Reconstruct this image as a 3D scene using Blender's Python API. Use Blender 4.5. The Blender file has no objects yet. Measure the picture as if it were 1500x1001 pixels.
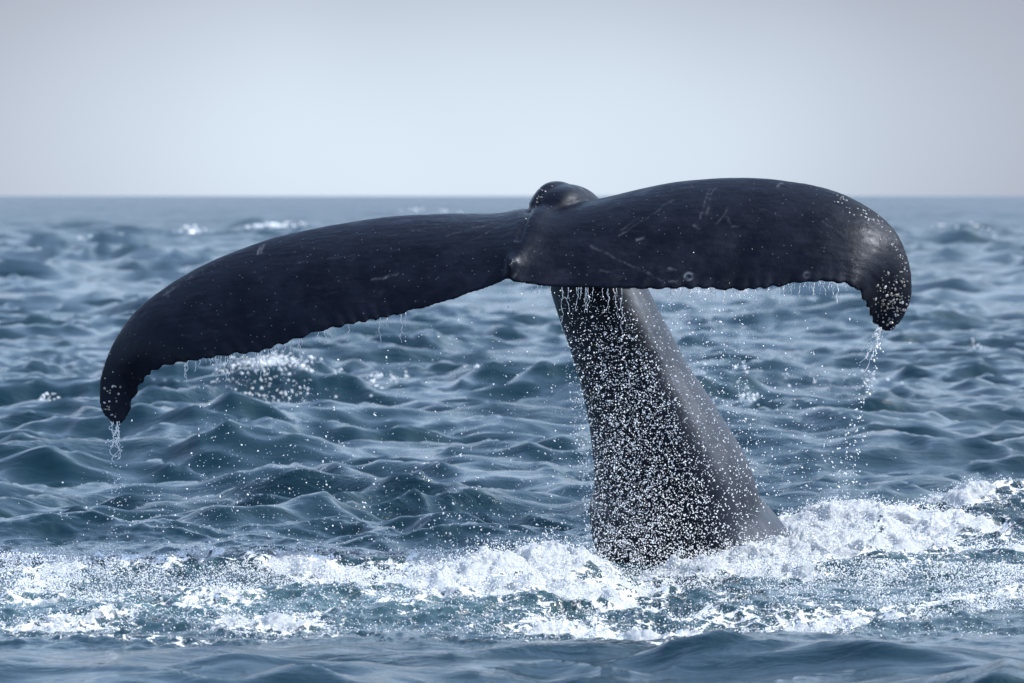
import bpy, bmesh, math
import numpy as np
from mathutils import Vector, Matrix
from mathutils.bvhtree import BVHTree

# ------------------------------------------------------------------ camera
CAM_H = 2.1            # eye height above the water (a small boat)
FPX = 6316.0           # focal length in photo pixels
sc = bpy.context.scene
col = sc.collection
rng = np.random.default_rng(7)

cam = bpy.data.cameras.new('camera')
cam.sensor_width = 36.0
cam.lens = FPX / 1500.0 * 36.0
cam.shift_y = -(500.5 - 287.0) / 1500.0
cam.clip_start = 0.5
cam.clip_end = 60000
cam.dof.use_dof = True
cam.dof.focus_distance = 23.6
cam.dof.aperture_fstop = 4.4
co = bpy.data.objects.new('camera', cam)
co.location = (0, 0, CAM_H)
co.rotation_euler = (math.pi / 2, 0, 0)
col.objects.link(co)
sc.camera = co

# ------------------------------------------------------------------ sky
SUN_AZ, SUN_EL = math.radians(82), math.radians(43)
w = bpy.data.worlds.new('World')
sc.world = w
w.use_nodes = True
nt = w.node_tree
for n in list(nt.nodes):
    nt.nodes.remove(n)


def N(nt, t, **kw):
    n = nt.nodes.new(t)
    for k, v in kw.items():
        if k in n.inputs:
            n.inputs[k].default_value = v
        else:
            setattr(n, k, v)
    return n


def math_node(nt, op, a, b=None, c=None):
    n = nt.nodes.new('ShaderNodeMath')
    n.operation = op
    for i, v in enumerate((a, b, c)):
        if v is None:
            continue
        if hasattr(v, 'links'):
            nt.links.new(v, n.inputs[i])
        else:
            n.inputs[i].default_value = v
    return n.outputs[0]


def map_range(nt, v, a, b, c, d, smooth=True):
    n = nt.nodes.new('ShaderNodeMapRange')
    n.interpolation_type = 'SMOOTHSTEP' if smooth else 'LINEAR'
    nt.links.new(v, n.inputs[0])
    for i, x in enumerate((a, b, c, d)):
        n.inputs[i + 1].default_value = x
    return n.outputs[0]


def mix_col(nt, fac, a, b, blend='MIX'):
    n = nt.nodes.new('ShaderNodeMix')
    n.data_type = 'RGBA'
    n.blend_type = blend
    for i, v in ((0, fac), (6, a), (7, b)):
        if hasattr(v, 'links'):
            nt.links.new(v, n.inputs[i])
        elif i == 0:
            n.inputs[0].default_value = v
        else:
            n.inputs[i].default_value = (*v, 1) if len(v) == 3 else v
    return n.outputs[2]


sky = N(nt, 'ShaderNodeTexSky', sky_type='NISHITA', sun_disc=False, sun_elevation=SUN_EL,
        sun_rotation=SUN_AZ, air_density=1.0, dust_density=1.2, ozone_density=1.5)
tc = N(nt, 'ShaderNodeTexCoord')
sep = N(nt, 'ShaderNodeSeparateXYZ')
nt.links.new(tc.outputs['Generated'], sep.inputs[0])
z = sep.outputs[2]
# a thin bright veil of sea haze low over the horizon that passes into greyer cloud, then the unseen upper sky, brightened to lighten the water
# (lens darkening put into the colour: palest straight ahead, greyer towards the upper corners)
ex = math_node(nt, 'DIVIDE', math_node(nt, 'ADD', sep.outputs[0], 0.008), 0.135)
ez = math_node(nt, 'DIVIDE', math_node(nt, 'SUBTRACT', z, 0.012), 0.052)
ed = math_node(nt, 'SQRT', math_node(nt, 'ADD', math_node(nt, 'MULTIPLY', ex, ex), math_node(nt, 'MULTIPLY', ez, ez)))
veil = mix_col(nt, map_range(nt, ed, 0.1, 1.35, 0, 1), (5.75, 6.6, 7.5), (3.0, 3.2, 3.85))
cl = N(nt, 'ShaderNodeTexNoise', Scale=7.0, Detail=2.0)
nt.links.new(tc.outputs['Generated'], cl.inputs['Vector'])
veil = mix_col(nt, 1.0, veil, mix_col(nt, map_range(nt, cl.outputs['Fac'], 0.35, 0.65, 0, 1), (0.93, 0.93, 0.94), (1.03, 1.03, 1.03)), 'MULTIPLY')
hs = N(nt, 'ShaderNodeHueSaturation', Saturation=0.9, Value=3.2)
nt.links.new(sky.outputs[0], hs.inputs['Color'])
tint = mix_col(nt, map_range(nt, z, 0.045, 0.17, 0, 1), veil, mix_col(nt, 1.0, hs.outputs[0], (7.4, 9.4, 12.2), 'DARKEN'))     # added cap on the unseen sky's glow, evens its reflection in the water
tint = mix_col(nt, map_range(nt, z, -0.03, -0.004, 0, 1), (0.35, 0.6, 0.85), tint)     # below the horizon: sea
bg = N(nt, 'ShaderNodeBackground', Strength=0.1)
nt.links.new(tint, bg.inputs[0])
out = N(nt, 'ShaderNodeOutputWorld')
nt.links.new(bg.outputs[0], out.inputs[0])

# ------------------------------------------------------------------ sun
sun_dir = Vector((math.sin(SUN_AZ) * math.cos(SUN_EL), math.cos(SUN_AZ) * math.cos(SUN_EL), math.sin(SUN_EL)))
sl = bpy.data.lights.new('sun', 'SUN')
sl.energy = 5.0
sl.angle = math.radians(0.6)
sl.color = (1.0, 0.992, 0.98)
so = bpy.data.objects.new('sun', sl)
so.rotation_euler = (-sun_dir).to_track_quat('-Z', 'Y').to_euler()
so.location = sun_dir * 100
col.objects.link(so)

sc.view_settings.view_transform = 'Standard'
sc.view_settings.look = 'None'
sc.view_settings.exposure = 0.35
sc.view_settings.gamma = 1.0
sc.view_settings.use_curve_mapping = False


# ------------------------------------------------------------------ helpers
def X_of(px, Y):
    return (np.asarray(px, float) - 750.0) * Y / FPX


def Z_of(py, Y):
    return CAM_H - (np.asarray(py, float) - 287.0) * Y / FPX


def P3(px, py, Y):
    return Vector((float(X_of(px, Y)), float(Y), float(Z_of(py, Y))))


def _hash(ix, iy, iz, seed):
    h = (ix.astype(np.int64) * 374761393 + iy.astype(np.int64) * 668265263 + iz.astype(np.int64) * 2147483647 + seed * 144269504) & 0xFFFFFFFF
    h = ((h ^ (h >> 13)) * 1274126177) & 0xFFFFFFFF
    h = h ^ (h >> 16)
    return (h & 0xFFFFFF).astype(np.float32) / np.float32(0x7FFFFF) - 1.0


def vnoise2(x, y, seed=0):
    """smooth gradient noise, about -1..1"""
    x = np.asarray(x, np.float32)
    y = np.asarray(y, np.float32)
    ix = np.floor(x)
    iy = np.floor(y)
    fx = x - ix
    fy = y - iy
    ix = ix.astype(np.int64)
    iy = iy.astype(np.int64)
    u = fx * fx * fx * (fx * (fx * 6 - 15) + 10)
    v = fy * fy * fy * (fy * (fy * 6 - 15) + 10)
    zz = np.zeros(1, np.int64)

    def g(dx, dy):
        a = _hash(ix + dx, iy + dy, zz, seed) * np.float32(math.pi)
        return np.cos(a) * (fx - dx) + np.sin(a) * (fy - dy)
    n = (g(0, 0) * (1 - u) + g(1, 0) * u) * (1 - v) + (g(0, 1) * (1 - u) + g(1, 1) * u) * v
    return n * 1.5


def fbm(x, y, octaves=4, seed=0, gain=0.5, ridged=False):
    s = 0
    a = 1.0
    t = 0
    f = 1.0
    for o in range(octaves):
        n = vnoise2(x * f + 13.7 * o, y * f - 7.3 * o, seed + o * 17)
        if ridged:
            n = 1 - 2 * np.abs(n)
        s = s + a * n
        t += a
        a *= gain
        f *= 2.03
    return s / t


def sstep(a, b, x):
    t = np.clip((x - a) / (b - a), 0, 1)
    return t * t * (3 - 2 * t)


def tag(o, label=None, cat=None, group=None, kind=None):
    if label:
        o['label'] = label
    if cat:
        o['category'] = cat
    if group:
        o['group'] = group
    if kind:
        o['kind'] = kind
    return o


def mesh_np(name, V, F, mat, parent=None, smooth=True, link=True):
    """V (n,3), F (m,k) all faces of one size"""
    me = bpy.data.meshes.new(name)
    V = np.ascontiguousarray(V, np.float32)
    F = np.ascontiguousarray(F, np.int32)
    k = F.shape[1]
    me.vertices.add(len(V))
    me.vertices.foreach_set('co', V.ravel())
    me.loops.add(F.size)
    me.loops.foreach_set('vertex_index', F.ravel())
    me.polygons.add(len(F))
    me.polygons.foreach_set('loop_start', np.arange(0, F.size, k, dtype=np.int32))
    if smooth:
        me.polygons.foreach_set('use_smooth', np.ones(len(F), bool))
    me.update(calc_edges=True)
    me.validate()
    if mat:
        me.materials.append(mat)
    o = bpy.data.objects.new(name, me)
    if parent:
        o.parent = parent
    if link:
        col.objects.link(o)
    return o


def attr(me, name, vals):
    a = me.attributes.new(name, 'FLOAT', 'POINT')
    a.data.foreach_set('value', np.ascontiguousarray(vals, np.float32))


def new_mat(name):
    m = bpy.data.materials.new(name)
    m.use_nodes = True
    t = m.node_tree
    b = t.nodes['Principled BSDF']
    return m, t, b


# ------------------------------------------------------------------ materials
def make_water():
    m, t, b = new_mat('sea_water')
    tc = N(t, 'ShaderNodeNewGeometry')
    pos = tc.outputs['Position']
    aer = N(t, 'ShaderNodeAttribute', attribute_name='aerated').outputs['Fac']
    foam = N(t, 'ShaderNodeAttribute', attribute_name='foam').outputs['Fac']
    body = mix_col(t, aer, (0.0026, 0.0215, 0.032), (0.055, 0.115, 0.125))
    # foam threads and bubbles
    mp = N(t, 'ShaderNodeMapping')
    t.links.new(pos, mp.inputs[0])
    n1 = N(t, 'ShaderNodeTexNoise', Scale=16.0, Detail=5.0, Roughness=0.7, Distortion=0.6)
    t.links.new(pos, n1.inputs['Vector'])
    dv = N(t, 'ShaderNodeVectorMath', operation='MULTIPLY_ADD')
    t.links.new(n1.outputs['Color'], dv.inputs[0])
    dv.inputs[1].default_value = (0.12, 0.12, 0.12)
    t.links.new(pos, dv.inputs[2])
    vo = N(t, 'ShaderNodeTexVoronoi', feature='DISTANCE_TO_EDGE', Scale=9.0)
    t.links.new(dv.outputs[0], vo.inputs['Vector'])
    web = map_range(t, vo.outputs['Distance'], 0.0, 0.13, 0.30, 0.0)
    thr = math_node(t, 'ADD', math_node(t, 'ADD', foam, math_node(t, 'MULTIPLY', n1.outputs['Fac'], 1.25)), web)
    mask = map_range(t, math_node(t, 'SUBTRACT', thr, 1.18), 0.0, 0.22, 0, 1)
    c = mix_col(t, mask, body, (0.86, 0.88, 0.9))
    t.links.new(c, b.inputs['Base Color'])
    r = math_node(t, 'ADD', math_node(t, 'MULTIPLY', mask, 0.55), 0.085)
    sep0 = N(t, 'ShaderNodeSeparateXYZ')
    t.links.new(pos, sep0.inputs[0])
    r = math_node(t, 'ADD', r, map_range(t, sep0.outputs[1], 45.0, 260.0, 0.0, 0.14))
    t.links.new(r, b.inputs['Roughness'])
    b.inputs['IOR'].default_value = 1.333
    # capillary ripples
    mp2 = N(t, 'ShaderNodeMapping')
    mp2.inputs['Scale'].default_value = (0.65, 1.5, 1.0)
    t.links.new(pos, mp2.inputs[0])
    r1 = N(t, 'ShaderNodeTexNoise', Scale=5.0, Detail=6.0, Roughness=0.62, Distortion=0.5)
    t.links.new(mp2.outputs[0], r1.inputs['Vector'])
    # ripples come in cat's-paw patches between smooth slicks; far out only the broader chop counts
    pa = N(t, 'ShaderNodeTexNoise', Scale=0.55, Detail=3.0, Roughness=0.6)
    mp3 = N(t, 'ShaderNodeMapping')
    mp3.inputs['Scale'].default_value = (0.5, 1.0, 1.0)
    t.links.new(pos, mp3.inputs[0])
    t.links.new(mp3.outputs[0], pa.inputs['Vector'])
    rip = map_range(t, pa.outputs['Fac'], 0.44, 0.64, 0.22, 0.8)
    sp_ = N(t, 'ShaderNodeSeparateXYZ')
    t.links.new(pos, sp_.inputs[0])
    fr = N(t, 'ShaderNodeTexNoise', Scale=0.35, Detail=4.0, Roughness=0.6)
    t.links.new(mp2.outputs[0], fr.inputs['Vector'])
    farw = map_range(t, sp_.outputs[1], 45.0, 350.0, 0.0, 14.0)
    hgt = math_node(t, 'ADD', math_node(t, 'MULTIPLY', r1.outputs['Fac'], rip), math_node(t, 'MULTIPLY', fr.outputs['Fac'], math_node(t, 'MULTIPLY', farw, 1.8)))
    bp = N(t, 'ShaderNodeBump', Strength=1.0, Distance=0.05)
    t.links.new(hgt, bp.inputs['Height'])
    bp2 = N(t, 'ShaderNodeBump', Strength=1.0, Distance=0.03)
    t.links.new(math_node(t, 'MULTIPLY', mask, n1.outputs['Fac']), bp2.inputs['Height'])
    t.links.new(bp.outputs[0], bp2.inputs['Normal'])
    t.links.new(bp2.outputs[0], b.inputs['Normal'])
    return m


def make_foam():
    m, t, b = new_mat('white_foam')
    pos = N(t, 'ShaderNodeNewGeometry').outputs['Position']
    dens = N(t, 'ShaderNodeAttribute', attribute_name='foam').outputs['Fac']
    n1 = N(t, 'ShaderNodeTexNoise', Scale=26.0, Detail=6.0, Roughness=0.75, Distortion=0.8)
    t.links.new(pos, n1.inputs['Vector'])
    v = math_node(t, 'ADD', math_node(t, 'MULTIPLY', n1.outputs['Fac'], 1.2), dens)
    c = mix_col(t, map_range(t, v, 1.04, 1.34, 0, 1), (0.13, 0.23, 0.25), (0.84, 0.86, 0.875))
    t.links.new(c, b.inputs['Base Color'])
    b.inputs['Roughness'].default_value = 0.55
    b.inputs['Subsurface Weight'].default_value = 0.0
    bp = N(t, 'ShaderNodeBump', Strength=1.0, Distance=0.032)
    t.links.new(n1.outputs['Fac'], bp.inputs['Height'])
    t.links.new(bp.outputs[0], b.inputs['Normal'])
    # bubbles let light through
    tr = N(t, 'ShaderNodeBsdfTranslucent')
    tr.inputs[0].default_value = (0.85, 0.88, 0.9, 1)
    mx = N(t, 'ShaderNodeMixShader')
    mx.inputs[0].default_value = 0.36
    t.links.new(b.outputs[0], mx.inputs[1])
    t.links.new(tr.outputs[0], mx.inputs[2])
    t.links.new(mx.outputs[0], t.nodes['Material Output'].inputs[0])
    return m


def make_drop(name='water_drop', k=0.15):
    m, t, b = new_mat(name)
    b.inputs['Base Color'].default_value = (0.92, 0.94, 0.96, 1)
    b.inputs['Roughness'].default_value = 0.12
    b.inputs['IOR'].default_value = 1.333
    b.inputs['Subsurface Weight'].default_value = 1.0
    b.inputs['Subsurface Radius'].default_value = (1.0, 1.0, 1.0)
    b.inputs['Subsurface Scale'].default_value = 0.03
    tr = N(t, 'ShaderNodeBsdfTranslucent')
    tr.inputs[0].default_value = (0.95, 0.96, 0.97, 1)
    mx = N(t, 'ShaderNodeMixShader')
    mx.inputs[0].default_value = k
    t.links.new(b.outputs[0], mx.inputs[1])
    t.links.new(tr.outputs[0], mx.inputs[2])
    t.links.new(mx.outputs[0], t.nodes['Material Output'].inputs[0])
    return m


def make_film():
    m, t, b = new_mat('clear_water_film')
    b.inputs['Base Color'].default_value = (0.95, 0.97, 0.98, 1)
    b.inputs['Roughness'].default_value = 0.05
    b.inputs['IOR'].default_value = 1.333
    b.inputs['Transmission Weight'].default_value = 0.75
    return m


def make_skin():
    m, t, b = new_mat('whale_skin')
    tc = N(t, 'ShaderNodeTexCoord').outputs['Object']
    scar = N(t, 'ShaderNodeAttribute', attribute_name='scar').outputs['Fac']
    n1 = N(t, 'ShaderNodeTexNoise', Scale=5.0, Detail=5.0, Roughness=0.65)
    t.links.new(tc, n1.inputs['Vector'])
    base = mix_col(t, map_range(t, n1.outputs['Fac'], 0.35, 0.7, 0, 1), (0.0018, 0.0025, 0.006), (0.006, 0.0075, 0.015))
    # fine grain running along the flukes
    mp = N(t, 'ShaderNodeMapping')
    mp.inputs['Scale'].default_value = (5.0, 10.0, 10.0)
    mp.inputs['Rotation'].default_value = (0, 0.2, 0)
    t.links.new(tc, mp.inputs[0])
    n2 = N(t, 'ShaderNodeTexNoise', Scale=1.6, Detail=6.0, Roughness=0.68, Distortion=0.4)
    t.links.new(mp.outputs[0], n2.inputs['Vector'])
    base = mix_col(t, map_range(t, n2.outputs['Fac'], 0.55, 0.85, 0, 0.3), base, (0.045, 0.052, 0.08))
    # pale specks
    vo = N(t, 'ShaderNodeTexVoronoi', Scale=26.0, Randomness=1.0)
    t.links.new(tc, vo.inputs['Vector'])
    base = mix_col(t, map_range(t, vo.outputs['Distance'], 0.05, 0.11, 0.35, 0), base, (0.3, 0.31, 0.34))
    base = mix_col(t, scar, base, (0.5, 0.52, 0.56))
    t.links.new(base, b.inputs['Base Color'])
    rr = math_node(t, 'ADD', map_range(t, n1.outputs['Fac'], 0.38, 0.62, 0.37, 0.5), map_range(t, n2.outputs['Fac'], 0.3, 0.7, -0.06, 0.08))
    t.links.new(rr, b.inputs['Roughness'])
    b.inputs['IOR'].default_value = 1.34
    b.inputs['Specular Tint'].default_value = (0.72, 0.82, 1.0, 1)
    t.links.new(map_range(t, N(t, 'ShaderNodeAttribute', attribute_name='grain').outputs['Fac'], 0.2, 1.0, 1.0, 0.24), b.inputs['Specular IOR Level'])
    n3 = N(t, 'ShaderNodeTexNoise', Scale=14.0, Detail=5.0, Roughness=0.6)
    t.links.new(tc, n3.inputs['Vector'])
    h = math_node(t, 'ADD', math_node(t, 'MULTIPLY', n2.outputs['Fac'], 0.25), n3.outputs['Fac'])
    rel = N(t, 'ShaderNodeAttribute', attribute_name='grain').outputs['Fac']
    h = math_node(t, 'MULTIPLY', h, rel)
    bp = N(t, 'ShaderNodeBump', Strength=0.7, Distance=0.0065)
    t.links.new(h, bp.inputs['Height'])
    t.links.new(bp.outputs[0], b.inputs['Normal'])
    return m


def make_barnacle():
    m, t, b = new_mat('barnacle_shell')
    tc = N(t, 'ShaderNodeTexCoord').outputs['Object']
    info = N(t, 'ShaderNodeObjectInfo').outputs['Random']
    n = N(t, 'ShaderNodeTexNoise', Scale=90.0, Detail=3.0)
    t.links.new(tc, n.inputs['Vector'])
    c = mix_col(t, info, (0.85, 0.84, 0.82), (0.2, 0.17, 0.13))
    c = mix_col(t, map_range(t, n.outputs['Fac'], 0.35, 0.65, 0, 0.6), c, (0.1, 0.085, 0.07))
    t.links.new(c, b.inputs['Base Color'])
    b.inputs['Roughness'].default_value = 0.35
    return m


M_water, M_foam, M_drop, M_skin, M_barn, M_film = make_water(), make_foam(), make_drop(), make_skin(), make_barnacle(), make_film()

# ------------------------------------------------------------------ the sea
# ridge lines of the churned water round the whale: points are (px, py of crest, distance); width behind, width in front (m)
RIDGES = [
    ([(-500, 830, 23.4), (0, 813, 23.4), (100, 818, 23.3), (250, 827, 23.2), (380, 816, 23.2), (500, 823, 23.2), (620, 829, 23.1), (700, 826, 23.0), (760, 850, 22.9)], 0.42, 0.40, 0.45),
    ([(540, 880, 22.6), (620, 838, 22.6), (700, 822, 22.7), (780, 814, 22.8), (850, 817, 22.9), (890, 835, 22.9), (960, 880, 22.8)], 0.40, 0.75, 1.0),
    ([(880, 880, 23.2), (950, 850, 23.4), (1010, 836, 23.5), (1070, 818, 23.7), (1150, 803, 23.9), (1250, 798, 24.0), (1350, 803, 24.1), (1500, 815, 24.2), (1800, 830, 24.2)], 0.45, 0.75, 0.95),
    ([(1040, 800, 25.4), (1130, 778, 25.5), (1200, 764, 25.6), (1270, 757, 25.6), (1330, 767, 25.6), (1400, 785, 25.5), (1480, 810, 25.4)], 0.4, 0.6, 1.0),
    ([(1280, 800, 26.3), (1330, 779, 26.3), (1400, 768, 26.3), (1480, 766, 26.3), (1600, 770, 26.3), (1800, 780, 26.2)], 0.4, 0.5, 0.85),
    ([(-400, 893, 21.5), (0, 888, 21.6), (60, 892, 21.6), (200, 895, 21.6), (300, 892, 21.6), (400, 886, 21.6), (480, 882, 21.6), (560, 884, 21.5), (640, 890, 21.5), (760, 905, 21.4), (860, 930, 21.2)], 0.35, 0.42, 0.36),
    ([(600, 885, 22.0), (700, 866, 22.0), (780, 858, 22.0), (850, 874, 22.0), (930, 908, 21.8), (1010, 945, 21.4)], 0.3, 0.5, 0.95),
    ([(900, 960, 20.7), (1000, 950, 20.8), (1150, 938, 20.9), (1300, 915, 21.2), (1420, 895, 21.6), (1500, 885, 21.9), (1800, 870, 22.2)], 0.3, 0.25, 0.55),
]
# whitecaps further out
CAPS = [
    ([(290, 575, 43.5), (340, 548, 43.5), (390, 533, 43.5), (450, 548, 43.5), (520, 572, 43.5)], 0.9, 1.1, 0.4),
    ([(1030, 566, 47.0), (1090, 556, 47.0), (1130, 552, 47.0), (1190, 572, 47.0), (1230, 590, 47)], 0.8, 0.9, 0.45),
    ([(980, 438, 88.), (1040, 428, 88.), (1120, 432, 88.)], 1.6, 1.6, 0.6),
    ([(350, 330, 260.), (400, 326, 260.), (460, 331, 260.)], 5, 5, 0.9),
    ([(120, 352, 190.), (160, 345, 190.), (210, 353, 190.)], 3, 3, 0.6),
    ([(250, 341, 215.), (268, 336, 215.), (285, 342, 215.)], 3, 3, 0.9),
    ([(570, 310, 480.), (620, 305, 480.), (680, 311, 480.)], 9, 9, 0.7),
    ([(1400, 525, 55.), (1430, 517, 55.), (1455, 526, 55.)], 0.7, 0.7, 0.5),
    ([(660, 578, 45.), (690, 572, 45.), (720, 583, 45.)], 0.5, 0.6, 0.5),
    ([(480, 560, 47.5), (540, 552, 47.5), (600, 562, 47.5)], 0.6, 0.4, 0.65),
    ([(30, 612, 40.), (60, 606, 40.), (95, 616, 40.)], 0.5, 0.5, 0.6),
    ([(1150, 668, 34.5), (1290, 676, 34.5), (1350, 682, 34.5), (1450, 700, 34.5)], 0.8, 0.9, 0.0),
    ([(600, 780, 27.0), (690, 764, 27.0), (740, 780, 27.0), (820, 782, 27)], 0.4, 0.5, 0.0),
]


def grid_angles():
    a = np.radians(np.linspace(-7.9, 7.9, 680))
    st = a[1] - a[0]
    side = []
    t = a[-1]
    while t < math.pi - 0.02:
        st = min(st * 1.3, math.radians(9))
        t = t + st
        side.append(min(t, math.pi - 0.001))
    side = np.array(sorted(set(side)))
    return np.concatenate([-side[::-1], a, side])


def grid_radii():
    r = list(np.geomspace(0.4, 17.0, 28)[:-1]) + list(np.arange(17.0, 19.5, 0.045)) + list(np.arange(19.5, 26.9, 0.019))
    x = r[-1]
    st = 0.02
    while x < 30000:
        x += st
        r.append(x)
        st = min(st * 1.02, (0.0023 if x < 70 else 0.0052) * x) if x < 900 else st * 1.07
    return np.array(r)


TH = grid_angles()
R = grid_radii()
nr, na = len(R), len(TH)
dR = np.gradient(R)
dA = np.gradient(TH)
X0 = (R[:, None] * np.sin(TH)[None, :]).astype(np.float32)
Y0 = (R[:, None] * np.cos(TH)[None, :]).astype(np.float32)

# calm in the churned band: ridges stand in for the wind waves there
near = sstep(18.4, 20.2, Y0) * (1 - sstep(24.6, 27.5, Y0))
wind = (1 - 0.62 * near) * (1 - 0.32 * (1 - sstep(19.3, 21.0, Y0)) * sstep(8, 14, Y0))
dx = np.zeros_like(X0)
dy = np.zeros_like(X0)
dz = np.zeros_like(X0)
NW = 124
lam = np.concatenate([np.geomspace(0.3, 2.4, 88), np.geomspace(2.5, 24.0, 36)])
lam = np.sort(lam)
gustA = 0.55 + 0.75 * sstep(-0.35, 0.45, fbm(X0 / 5.0, Y0 / 9.0, 2, seed=91))
farsea = 1 + 2.4 * sstep(55, 180, Y0) - 0.6 * (1 - sstep(19, 22, Y0))
gustB = 0.5 + 0.8 * sstep(-0.35, 0.45, fbm(X0 / 1.7, Y0 / 2.2, 2, seed=57))
for i, L in enumerate(lam):
    k = 2 * math.pi / L
    s = 0.036 if L > 0.85 else 0.056
    if L > 3.2:
        s *= (3.2 / L) ** 1.25
    A = s / k
    th = math.radians(-78 + rng.normal(0, 27 if L > 2 else 42))       # waves run towards the boat, a little to the right
    kx, ky = math.cos(th), math.sin(th)
    ph = rng.uniform(0, 2 * math.pi)
    rows = np.where(dR < L / 3.2)[0]
    if len(rows) == 0:
        continue
    r0, r1 = rows[0], rows[-1] + 1
    fade = np.clip((L / 2.4 - dR[r0:r1]) / (L / 4.0), 0, 1)[:, None] * np.clip((L / 2.2 - R[r0:r1, None] * np.abs(dA)[None, :]) / (L / 4.0), 0, 1)
    fade = fade.astype(np.float32) * wind[r0:r1] * (gustB if L < 1.0 else (gustA if L < 3 else gustA * farsea))[r0:r1]
    p = (k * (kx * X0[r0:r1] + ky * Y0[r0:r1]) + ph).astype(np.float32)
    sn, cs = np.sin(p), np.cos(p)
    q = 0.55
    dz[r0:r1] += A * fade * cs
    dx[r0:r1] -= q * A * kx * fade * sn
    dy[r0:r1] -= q * A * ky * fade * sn

# sharp, broken crests of the wind chop: ridged noise, long across the wind, each octave kept only where the mesh can carry it
wx = X0 + 0.35 * vnoise2(X0 / 1.3, Y0 / 1.3, 301)
wy = Y0 + 0.30 * vnoise2(X0 / 1.1, Y0 / 1.1, 302)
for o, (lx, ly, am) in enumerate([(7.5, 4.6, 0.0), (3.1, 1.75, 0.105), (1.55, 0.92, 0.062), (0.80, 0.50, 0.038), (0.42, 0.27, 0.022)]):
    if am == 0:
        continue
    fade = (np.clip((ly * 0.9 - dR) / (ly * 0.5), 0, 1)[:, None] * np.clip((lx * 0.9 - R[:, None] * np.abs(dA)[None, :]) / (lx * 0.5), 0, 1)).astype(np.float32)
    rows = np.where(fade.max(1) > 0)[0]
    r0, r1 = rows[0], rows[-1] + 1
    sl_ = slice(r0, r1)
    nn = 1 - 2 * np.abs(vnoise2((wx[sl_] + 0.25 * wy[sl_]) / lx, wy[sl_] / ly, 310 + o))
    nn = np.sign(nn) * np.abs(nn) ** 1.25
    far_boost = 1 + 1.5 * sstep(50, 140, Y0[sl_])
    dz[sl_] += am * fade[sl_] * wind[sl_] * (gustA if lx > 1 else gustB)[sl_] * nn * far_boost

foam = np.zeros_like(X0)
ridge_h = np.zeros_like(X0)
prox = np.zeros_like(X0)
wob = 0.22 * fbm(X0 / 0.9, Y0 / 0.9, 3, seed=5) + 0.07 * fbm(X0 / 0.22, Y0 / 0.22, 2, seed=6)


def add_ridge(pts, wb, wf, fs, h, keep, base=0.0):
    pts = np.array(pts, float)
    Yp = pts[:, 2]
    xs = X_of(pts[:, 0], Yp)
    zs = Z_of(pts[:, 1], Yp) - base
    o = np.argsort(xs)
    xs, zs, Yp = xs[o], zs[o], Yp[o]
    yc = np.interp(X0, xs, Yp) + (wob * (0.8 if Yp[0] < 30 else 2.0))
    zc = np.interp(X0, xs, zs)
    span = xs[-1] - xs[0]
    e = sstep(xs[0] - 0.15 * span, xs[0] + 0.12 * span, X0) * (1 - sstep(xs[-1] - 0.12 * span, xs[-1] + 0.15 * span, X0))
    d = Y0 - yc
    gz = np.where(d > 0, np.exp(-(d / wb) ** 2), np.exp(-(np.abs(d) / wf) ** 1.6)) * e
    hh = gz * zc
    if keep is not None:
        h = np.where(np.abs(hh) > np.abs(h), hh, h)
    f = fs * e * np.where(d > 0, np.exp(-(d / (wb * 0.7)) ** 2), np.exp(-(np.abs(d) / (wf * 0.9)) ** 2))
    return h, f


for pts, wb, wf, fs in RIDGES:
    ridge_h, f = add_ridge(pts, wb, wf, fs, ridge_h, True)
    foam = np.maximum(foam, f)
for pts, wb, wf, fs in CAPS:
    ridge_h, f = add_ridge(pts, wb, wf, fs, ridge_h, True)
    foam = np.maximum(foam, f)

# general churn between the ridges
churn = sstep(20.1, 20.9, Y0 + 0.5 * wob - 0.25 * sstep(0.5, 3, X0)) * (1 - sstep(23.4, 24.2, Y0 - 1.6 * sstep(0.7, 1.6, X0)))
n_big = fbm(X0 / 0.55, Y0 / 0.75, 4, seed=21)
n_mid = fbm(X0 / 0.16, Y0 / 0.22, 4, seed=33)
PATCH = [  # px, py, reach in x, reach in y (m), strength
    (20, 938, 0.45, 0.35, 0.62), (130, 922, 0.30, 0.25, 0.62), (400, 928, 0.28, 0.35, 0.8), (460, 945, 0.45, 0.2, 0.5), (230, 948, 0.8, 0.12, 0.5), (720, 952, 0.55, 0.16, 0.62),
    (560, 905, 0.5, 0.3, 0.5), (880, 930, 0.5, 0.5, 0.7), (960, 945, 0.5, 0.35, 0.75), (640, 860, 0.35, 0.5, 0.7), (1080, 925, 0.6, 0.4, 0.5), (1030, 962, 0.4, 0.2, 0.6), (850, 968, 0.6, 0.12, 0.45),
    (1430, 840, 0.4, 0.6, 0.45), (330, 880, 0.9, 0.25, 0.3), (500, 850, 0.7, 0.5, 0.3)]
for px_, py_, rx_, ry_, st_ in PATCH:
    Yc_ = CAM_H * FPX / (py_ - 287.0)
    foam = np.maximum(foam, st_ * np.exp(-((X0 + 0.5 * wob - float(X_of(px_, Yc_))) / rx_) ** 2 - ((Y0 + wob - Yc_) / ry_) ** 2))
foam = foam + churn * (0.20 + 0.36 * n_big)
foam = np.clip(foam * (0.95 + 0.75 * n_big) + 0.22 * n_mid * sstep(0.12, 0.4, foam), 0, 1.2)
far = sstep(28, 31, Y0)
foam = foam * (1 - far * (1 - sstep(-0.25, 0.3, n_big)))
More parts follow.
